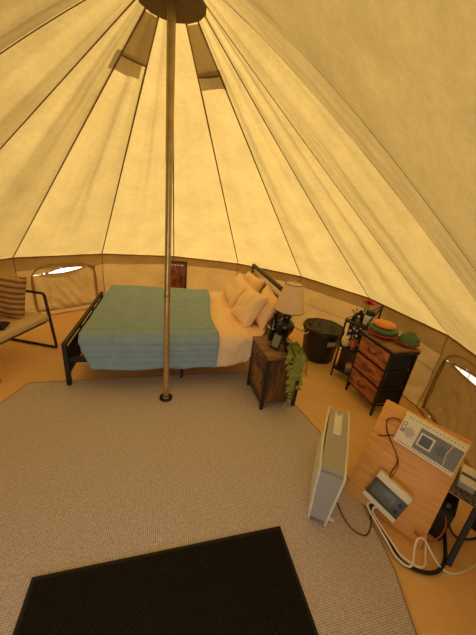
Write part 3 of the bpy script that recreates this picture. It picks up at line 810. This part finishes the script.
mb = MB(); mb.box((0, 0, .05), (.085, .06, .10), bev=.003); mb.build('carton', 'carton', cr)
mb = MB(); mb.box((0, -.031, .035), (.07, .003, .05)); mb.build('front_label', 'dgrey', cr)
mb = MB(); mb.box((0, 0, .13), (.11, .16, .24), bev=.006)
tag(mb.build('dark_box', 'browntray', None, cart(.062, .14, .105), (0, 0, CA)), 'dark brown box standing at the back of the lowest tier', 'box')
# things on the top tier
jar = empty('jar', cart(.172, .10, .66), CA, 'white jar with a black lid on top of the slim shelf', 'jar')
mb = MB(); mb.lathe([(.03, 0), (.043, .01), (.046, .05), (.043, .095), (.034, .11), (.01, .112)], n=24); mb.build('body', 'petalpale', jar)
mb = MB(); mb.lathe([(.04, .108), (.042, .112), (.042, .145), (.036, .155), (.01, .157)], n=24); mb.build('lid', 'blackpl', jar)
fp = empty('flower_pot', cart(.105, .155, .66), CA, 'potted plant with a red flower on top of the slim shelf', 'plant')
mb = MB(); mb.lathe([(.03, 0), (.042, .06), (.044, .065), (.036, .064), (.01, .055)], n=20); mb.build('pot', 'blackpl', fp)
mb = MB()
for k in range(34):
    a = rng.uniform(0, 6.28); e = rng.uniform(.1, 1.1); d = V((math.cos(a) * math.cos(e), math.sin(a) * math.cos(e), math.sin(e)))
    leaf(mb, V((0, 0, .055)) + d * rng.uniform(.01, .05), d, V((-d.y, d.x, .3)), .05, .024)
mb.build('foliage', 'leafdark', fp, normals=False)
mb = MB(); mb.tube(smooth_path([(0, 0, .05), (.01, 0, .12), (.012, .0, .195)], 4), .003, 5); mb.build('stem', 'leafdark', fp)
mb = MB()
for ring, (n_, e, L) in enumerate(((9, .15, .072), (8, .6, .062), (5, 1.1, .045))):
    for k in range(n_):
        a = 6.28 * k / n_ + ring * .4; d = V((math.cos(a) * math.cos(e), math.sin(a) * math.cos(e), math.sin(e)))
        leaf(mb, V((.012, 0, .195)), d, V((0, 0, 1)), L, .042)
mb.build('flower_head', 'flower', fp, normals=False)
dz = empty('dried_flower', cart(.03, .10, .66), CA, 'small spray of pale and dark blossoms at the left end of the slim shelf', 'flowers')
mb = MB(); mb.lathe([(.018, 0), (.022, .03), (.012, .045), (.014, .05), (.005, .048)], n=16); mb.build('vase', 'blackpl', dz)
for k in range(7):
    a = k * .9; tip = V((.03 * math.cos(a), .03 * math.sin(a), .085 + .012 * (k % 3)))
    mb = MB(); mb.tube([(0, 0, .045), tip], .0015, 4); sp = mb.build('stem', 'leafdark', dz)
    mb = MB(); mb.ball(tip, .010, 1); mb.build('blossom', 'petalpale' if k % 2 else 'ink', sp)

# ------------------------------------------------------------------ heater
HA = R(-20)
ht = empty('panel_heater', (.584, 1.062, .009), HA, 'upright grey and white electric panel heater standing on the rug edge', 'heater')
HL, HT, HB, HZ = .56, .118, .085, .395     # length (local y), shoulder and base thickness, height
def hx(z, w0=HB, w1=HT): return (w0 + (w1 - w0) * min(1, z / (HZ * .93))) / 2
mb = MB()
prof = [(.012, .02), (.05, .03), (.30, .03), (.36, .03), (HZ - .005, .045), (HZ, .06)]
def shell(mb, inset, y0, y1, z0, z1, grow=0):
    n = 12; P = []
    for i in range(n + 1):
        z = z0 + (z1 - z0) * i / n; P.append((hx(z) + grow, z))
    poly = [(x, z) for x, z in P] + [(-x, z) for x, z in reversed(P)]
    A = [mb.bm.verts.new((x, y0, z)) for x, z in poly]; B = [mb.bm.verts.new((x, y1, z)) for x, z in poly]
    mb.bm.faces.new(A); mb.bm.faces.new(B[::-1])
    for k in range(len(poly)): mb.bm.faces.new((A[k], B[k], B[(k + 1) % len(poly)], A[(k + 1) % len(poly)]))
shell(mb, 0, 0, HL, .012, HZ); 
bmesh.ops.bevel(mb.bm, geom=[e for e in mb.bm.edges if abs((e.verts[0].co - e.verts[1].co).x) > .05], offset=.02, segments=4, affect='EDGES')
mb.build('body', 'grey', ht)
for s_ in (-1, 1):      # bowed front and back panels, proud of the body
    mb = MB()
    def pf(u, v, s_=s_):
        y = -.006 + (HL + .012) * u; z = .004 + (HZ + .0) * v
        return V((s_ * (hx(z) + .004 + (.022 if s_ < 0 else .010) * math.sin(math.pi * u) * (.4 + .6 * math.sin(math.pi * min(1, v * .9 + .1)))), y, z))
    mb.grid(pf, 16, 12)
    pn = mb.build('front_panel' if s_ < 0 else 'back_panel', 'white', ht, normals=False)
    md = pn.modifiers.new('t', 'SOLIDIFY'); md.thickness = .011; md.offset = 0
mb = MB(); mb.box((0, HL - .155, HZ + .004), (.05, .23, .012), bev=.005); cp = mb.build('control_panel', 'white', ht)
mb = MB(); mb.lathe([(.017, 0), (.016, .008), (.012, .01), (.001, .0102)], (0, HL - .065, HZ + .009), 18); mb.build('dial', 'grey', cp)
for k in range(2):
    mb = MB(); mb.box((0, HL - .12 - .035 * k, HZ + .0105), (.014, .012, .002)); mb.build('button', 'cream', cp)
for y in (.05, HL - .06):
    mb = MB(); mb.bar((-.06, y, .008), (.095, y, .008), .02, .016, .004); mb.build('foot', 'white', ht)
hcord = smooth_path([(.70, 1.19, .06), (.74, 1.17, .02), (.755, 1.10, .013), (.79, 1.04, .013), (.85, 1.02, .013), (.90, 1.07, .013), (.925, 1.13, .013), (.945, 1.162, .010)], 8)
mb = MB(); mb.tube(hcord, .0035, 6); tag(mb.build('heater_cord', 'cordbrown'), 'thin dark cord running from the panel heater across the rug', 'cord')

# ------------------------------------------------------------------ leaning board with its devices
BS = V((.740, -.673, 0)).normalized(); BU = V((.270, .296, .916)); BU = (BU - BS * BU.dot(BS)).normalized(); BN = BS.cross(BU).normalized()
if BN.z < 0: BN = -BN
BOrg = V((.977, 1.139, .0))
BM = Matrix((BS, BU, BN)).transposed().to_4x4(); BM.translation = BOrg + V((0, 0, .0095))
def bw(s, t, n): return BM @ V((s, t, n))
bd = empty('plywood_board', BOrg, 0, 'square plywood board leaning against the speckled table, devices screwed to it', 'board'); bd.matrix_world = BM
mb = MB(); mb.box((.004, .326, -.010), (.44, .652, .018), bev=.002); mb.build('board', 'ply', bd)
def on_board(name, s, t, ang, label, cat):
    o = empty(name, (0, 0, 0), 0, label, cat); o.matrix_world = BM @ Matrix.Translation((s, t, 0)) @ Matrix.Rotation(ang, 4, 'Z'); return o
cc = on_board('solar_charge_controller', .060, .542, R(-3), 'long cream controller with grey face screwed to the upper part of the board', 'controller')
mb = MB(); mb.box((0, 0, .024), (.305, .185, .046), bev=.005); mb.box((0, .088, .012), (.315, .02, .022), bev=.003); mb.box((0, -.088, .012), (.30, .016, .018), bev=.003); mb.build('casing', 'cream', cc)
mb = MB(); mb.box((.045, -.006, .0475), (.205, .125, .002)); mb.build('face_plate', 'dgrey', cc)
mb = MB(); mb.box((-.012, -.004, .0493), (.072, .078, .003), bev=.001); sc = mb.build('screen_bezel', 'white', cc)
mb = MB(); mb.box((-.012, -.004, .0512), (.054, .058, .002)); mb.build('screen', 'meterface', sc)
mb = MB(); mb.tube([(.098, -.066, .049), (.088, .0, .049), (.098, .055, .049)], .002, 5); mb.build('divider', 'white', cc)
for cx, nm in ((-.10, 'purple'), (.062, 'ink')):
    mb = MB()
    for i in range(-4, 5):
        for j in range(-3, 4):
            if (i / 4.2) ** 2 + (j / 3.2) ** 2 <= 1: mb.lathe([(.0026, 0), (.0026, .0012), (.0005, .0013)], (cx + j * .0075 + (i % 2) * .0035, -.004 + i * .0075, .0485 if cx > 0 else .047), 6)
    g_ = mb.build('vent_grille', nm, cc)
mb = MB()
for r_ in range(4): mb.box((-.062, -.03 + r_ * .015, .049), (.016, .004, .001))
mb.build('indicator_mark', 'white', cc)
for yy, n_ in ((.078, 16), (-.077, 20)):
    mb = MB()
    for k in range(n_): mb.box((-.125 + .255 * k / (n_ - 1), yy, .0472), (.006, .006, .001))
    mb.build('terminal_strip', 'dgrey', cc)
text_mesh('8CO', .032, 'lettering', 'ink', cc, Matrix.Translation((-.133, .012, .0475)) @ Matrix.Rotation(R(90), 4, 'Z'))
for sx in (-.135, .14):
    mb = MB(); mb.lathe([(.005, .047), (.005, .0495), (.001, .05)], (sx, .083, -.022), 10); mb.build('screw', 'steel', cc)
me_ = on_board('meter_box', -.006, .152, R(-11), 'cream meter box with a grey display on the lower part of the board', 'meter')
mb = MB(); mb.box((0, 0, .031), (.196, .186, .060), bev=.006); mb.build('casing', 'cream', me_)
mb = MB(); mb.box((0, -.006, .062), (.194, .112, .004), bev=.001); fp_ = mb.build('face', 'meterface', me_)
mb = MB(); mb.box((-.015, -.004, .0645), (.125, .078, .003), bev=.001); dsp = mb.build('display', 'meterlcd', me_)
text_mesh('VOLLZ', .028, 'lettering', 'ink', dsp, Matrix.Translation((-.015, -.004, .0662)))
for k in (-1, 1):
    mb = MB(); mb.box((.073, .022 * k - .006, .0648), (.018, .024, .004), bev=.001); mb.build('button', 'ink', fp_)

# wires between the controller and the meter
def cable(name, pts, r, mat, label, cat='cable', n=8):
    mb = MB(); mb.tube(smooth_path(pts, 8), r, n); return tag(mb.build(name, mat), label, cat)
wr = [(-.10, .575, .02), (-.125, .575, .018), (-.165, .545, .014), (-.15, .49, .008), (-.10, .43, .006), (-.055, .385, .006), (-.03, .34, .012), (-.035, .28, .03), (-.03, .245, .045)]
cable('black_wire', [bw(*p) for p in wr], .0032, 'cableblack', 'black wire looping from the controller down to the meter box')
cable('red_wire', [bw(a + (.012 if i > 3 else .004), b - .012, c + .003) for i, (a, b, c) in enumerate(wr)], .0024, 'red', 'red wire looping from the controller down to the meter box')
cable('probe_lead', [bw(*p) for p in ((-.096, .475, .02), (-.115, .468, .014), (-.15, .44, .008), (-.178, .425, .006))], .003, 'cableblack', 'short black lead sticking out of the lower left of the controller')

# speckled table behind the board
BB = V((.673, .740, 0)).normalized()
def tb(s, b, z): return V((.977, 1.139, 0)) + BS * s + BB * b + V((0, 0, z))
TA = math.atan2(BS.y, BS.x)
tbl = empty('side_table', tb(.225, .29, 0), TA, 'low black table with dark speckled top behind the plywood board', 'table')
mb = MB(); mb.box((0, 0, .32), (.45, .225, .03), bev=.006); mb.build('top', 'speckle', tbl)
for f_, t_ in (((.125, -.255, 0), (.13, -.10, .306)), ((-.2, -.095, 0), (-.2, -.095, .306)), ((.2, .095, 0), (.2, .095, .306)), ((-.2, .095, 0), (-.2, .095, .306))):
    mb = MB(); mb.bar(f_, t_, .026, .020, .003); mb.build('leg', 'black', tbl)
mb = MB(); mb.bar((-.2, .095, .27), (.2, .095, .27), .018); mb.build('stretcher', 'black', tbl)
wb = empty('white_charger', tb(.285, .295, .335), TA, 'white box with a blue stripe lying on the speckled table', 'charger')
mb = MB(); mb.box((0, 0, .02), (.075, .15, .04), bev=.004); mb.build('case', 'grey', wb)
mb = MB(); mb.box((0, 0, .047), (.078, .153, .014), bev=.003); mb.build('lid', 'white', wb)
mb = MB(); mb.box((0, -.015, .0545), (.074, .025, .002)); mb.build('stripe', 'blue', wb)
bx = empty('battery_box', tb(.165, .205, 0), TA, 'black battery box on the floor between the board and the table legs', 'battery')
mb = MB(); mb.box((0, 0, .105), (.26, .15, .205), bev=.008); mb.build('case', 'blackpl', bx)
mb = MB(); mb.box((0, 0, .215), (.26, .15, .02), bev=.004); mb.build('lid', 'blackfab', bx)
for k in (-1, 1):
    mb = MB(); mb.lathe([(.012, .22), (.012, .24), (.004, .242)], (.09 * k, -.04, 0), 10); mb.build('terminal', 'steel', bx)

# cables on the floor
cable('white_cable', [bw(-.05, .064, .03), bw(-.065, .03, .05), (.955, .985, .03), (.965, .94, .026), (.985, .905, .026), (1.02, .885, .026), (1.05, .905, .03), (1.075, .955, .06), (1.10, .985, .09), (1.135, .985, .09), (1.165, .945, .05), (1.20, .905, .015), (1.25, .885, .008), (1.33, .905, .008), (1.5, .975, .008)], .0052, 'cablewhite', 'white cable that loops below the meter box and runs off past the table leg')
cable('white_cable', [bw(-.025, .058, .03), bw(-.03, .02, .05), (.985, .975, .03), (1.0, .935, .028), (1.035, .905, .028), (1.08, .888, .026), (1.115, .905, .026), (1.15, .96, .02), (1.175, 1.02, .06), (1.185, 1.06, .11)], .0052, 'cablewhite', 'white cable that loops below the meter box and turns up behind the board')
cable('black_cable', [bw(-.04, .06, .012), bw(-.045, .02, .03), (.975, .965, .02), (1.0, .915, .012), (1.05, .885, .011), (1.12, .875, .011), (1.19, .895, .011), (1.25, .945, .011), (1.30, 1.02, .012), (1.335, 1.09, .03), (1.35, 1.15, .12), (1.34, 1.18, .22)], .0095, 'cableblack', 'thick black cable curving over the floor under the white loops')
cable('black_cable', [(1.30, 1.08, .15), (1.33, 1.06, .08), (1.40, 1.06, .02), (1.52, 1.08, .008), (1.66, 1.16, .008)], .006, 'cableblack', 'black cable crossing behind the table leg toward the right edge')
cable('red_cable', [bw(.17, .06, .010), bw(.20, .055, .012), (1.19, 1.00, .06), (1.235, 1.01, .10), (1.26, 1.04, .16), (1.26, 1.10, .21), (1.24, 1.18, .235)], .0038, 'red', 'red cable running from the board bottom up to the battery box')

# ------------------------------------------------------------------ lounge chair at the left
ch = empty('lounge_chair', (-1.935, 2.235, 0), math.atan2(-.083, .654) + R(7.2) - R(0), 'black tube framed lounge chair with beige seat cushion by the left window', 'chair')
ch.rotation_euler = (0, 0, R(-6))
for s_ in (-.33, .33):
    pts = [(-.62, s_, .52), (-.55, s_, .585), (-.5, s_, .60), (-.14, s_, .607), (-.062, s_, .607), (-.045, s_, .602), (-.035, s_, .585), (.015, s_, .03), (.012, s_, .017), (.0, s_, .014), (-.62, s_, .014)]
    mb = MB(); mb.tube(pts, .0140, 8); mb.build('side_frame', 'black', ch)
for x_, z_ in ((-.07, .30), (-.55, .25)):
    mb = MB(); mb.bar((x_, -.33, z_), (x_, .33, z_), .022); mb.build('cross_rail', 'black', ch)
mb = MB(); mb.box((-.27, 0, .355), (.56, .62, .085), Matrix.Rotation(R(-3), 3, 'Y'), .03, 4); sct = mb.build('seat_cushion', 'cushion', ch)
mb = MB(); mb.tube([(.008, -.29, .345), (.012, 0, .345), (.008, .29, .345)], .005, 6); mb.build('piping', 'cordbrown', sct)
mb = MB(); mb.box((-.565, 0, .60), (.11, .62, .44), Matrix.Rotation(R(-12), 3, 'Y'), .03, 4); mb.build('back_cushion', 'cushion', ch)
o = pillow_mesh(.46, .42, .15, 21, wr=.006).build('throw_pillow', 'stripe', None, ang=75)
# stand it up in its own frame: local z is up, so the stripes run across
o.data.transform(Matrix.Rotation(R(90), 4, 'X')); o.matrix_world = Matrix.Translation((-2.235, 2.43, .60)) @ Matrix.Rotation(R(-4), 4, 'Z') @ Matrix.Rotation(R(-12), 4, 'X') @ Matrix.Rotation(R(3), 4, 'Y')
tag(o, 'brown striped throw pillow leaning on the arm of the lounge chair', 'pillow')
o = pillow_mesh(.17, .13, .06, 30, 16, .004).build('black_pouch', 'blackfab', None, (-2.08, 2.13, .425), (0, R(-4), R(20)), ang=75)
tag(o, 'small black pouch lying on the lounge chair seat below the striped pillow', 'pouch')

# ------------------------------------------------------------------ light
w = bpy.data.worlds.new('sky'); scene.world = w; w.use_nodes = True; nt = w.node_tree; nt.nodes.clear()
out = nt.nodes.new('ShaderNodeOutputWorld'); bg = nt.nodes.new('ShaderNodeBackground')
sk = nt.nodes.new('ShaderNodeTexSky'); sk.sky_type = 'NISHITA'; sk.sun_disc = False; sk.sun_elevation = R(40); sk.sun_rotation = R(2)
bg.inputs['Strength'].default_value = .14
hz = nt.nodes.new('ShaderNodeMix'); hz.data_type = 'RGBA'; hz.inputs[0].default_value = .55     # thin warm haze over the blue
hz.inputs[7].default_value = (4.2, 3.6, 2.6, 1)
nt.links.new(sk.outputs[0], hz.inputs[6]); nt.links.new(hz.outputs[2], bg.inputs[0]); nt.links.new(bg.outputs[0], out.inputs[0])
su = bpy.data.lights.new('sun', 'SUN'); su.energy = 6.9; su.angle = R(.6); su.color = (1, .95, .86)
so = bpy.data.objects.new('sun', su); COL.objects.link(so)
sd = azdir(6) * math.cos(R(38)) + V((0, 0, math.sin(R(38))))
so.rotation_euler = sd.to_track_quat('Z', 'Y').to_euler()

# ------------------------------------------------------------------ camera
cam = bpy.data.cameras.new('camera'); co = bpy.data.objects.new('camera', cam); COL.objects.link(co)
cam.sensor_fit = 'VERTICAL'; cam.sensor_height = 36; cam.lens = 36 * 279 / 635; cam.clip_start = .02
RX = V((.9930, .0437, .1093)); RY = V((-.1178, .3736, .9201)); RZ = V((.0, -.9265, .3763))
RZ = RX.cross(RY).normalized(); RY = RZ.cross(RX).normalized()
m = Matrix((RX.normalized(), RY, RZ)).transposed().to_4x4(); m.translation = (0, 0, 1.64)
co.matrix_world = m
scene.camera = co
scene.view_settings.view_transform = 'Standard'; scene.view_settings.look = 'None'
scene.view_settings.gamma = 1; scene.view_settings.use_curve_mapping = False
scene.view_settings.exposure = 1.43
scene.cycles.max_bounces = 12; scene.cycles.diffuse_bounces = 8; scene.cycles.transmission_bounces = 8
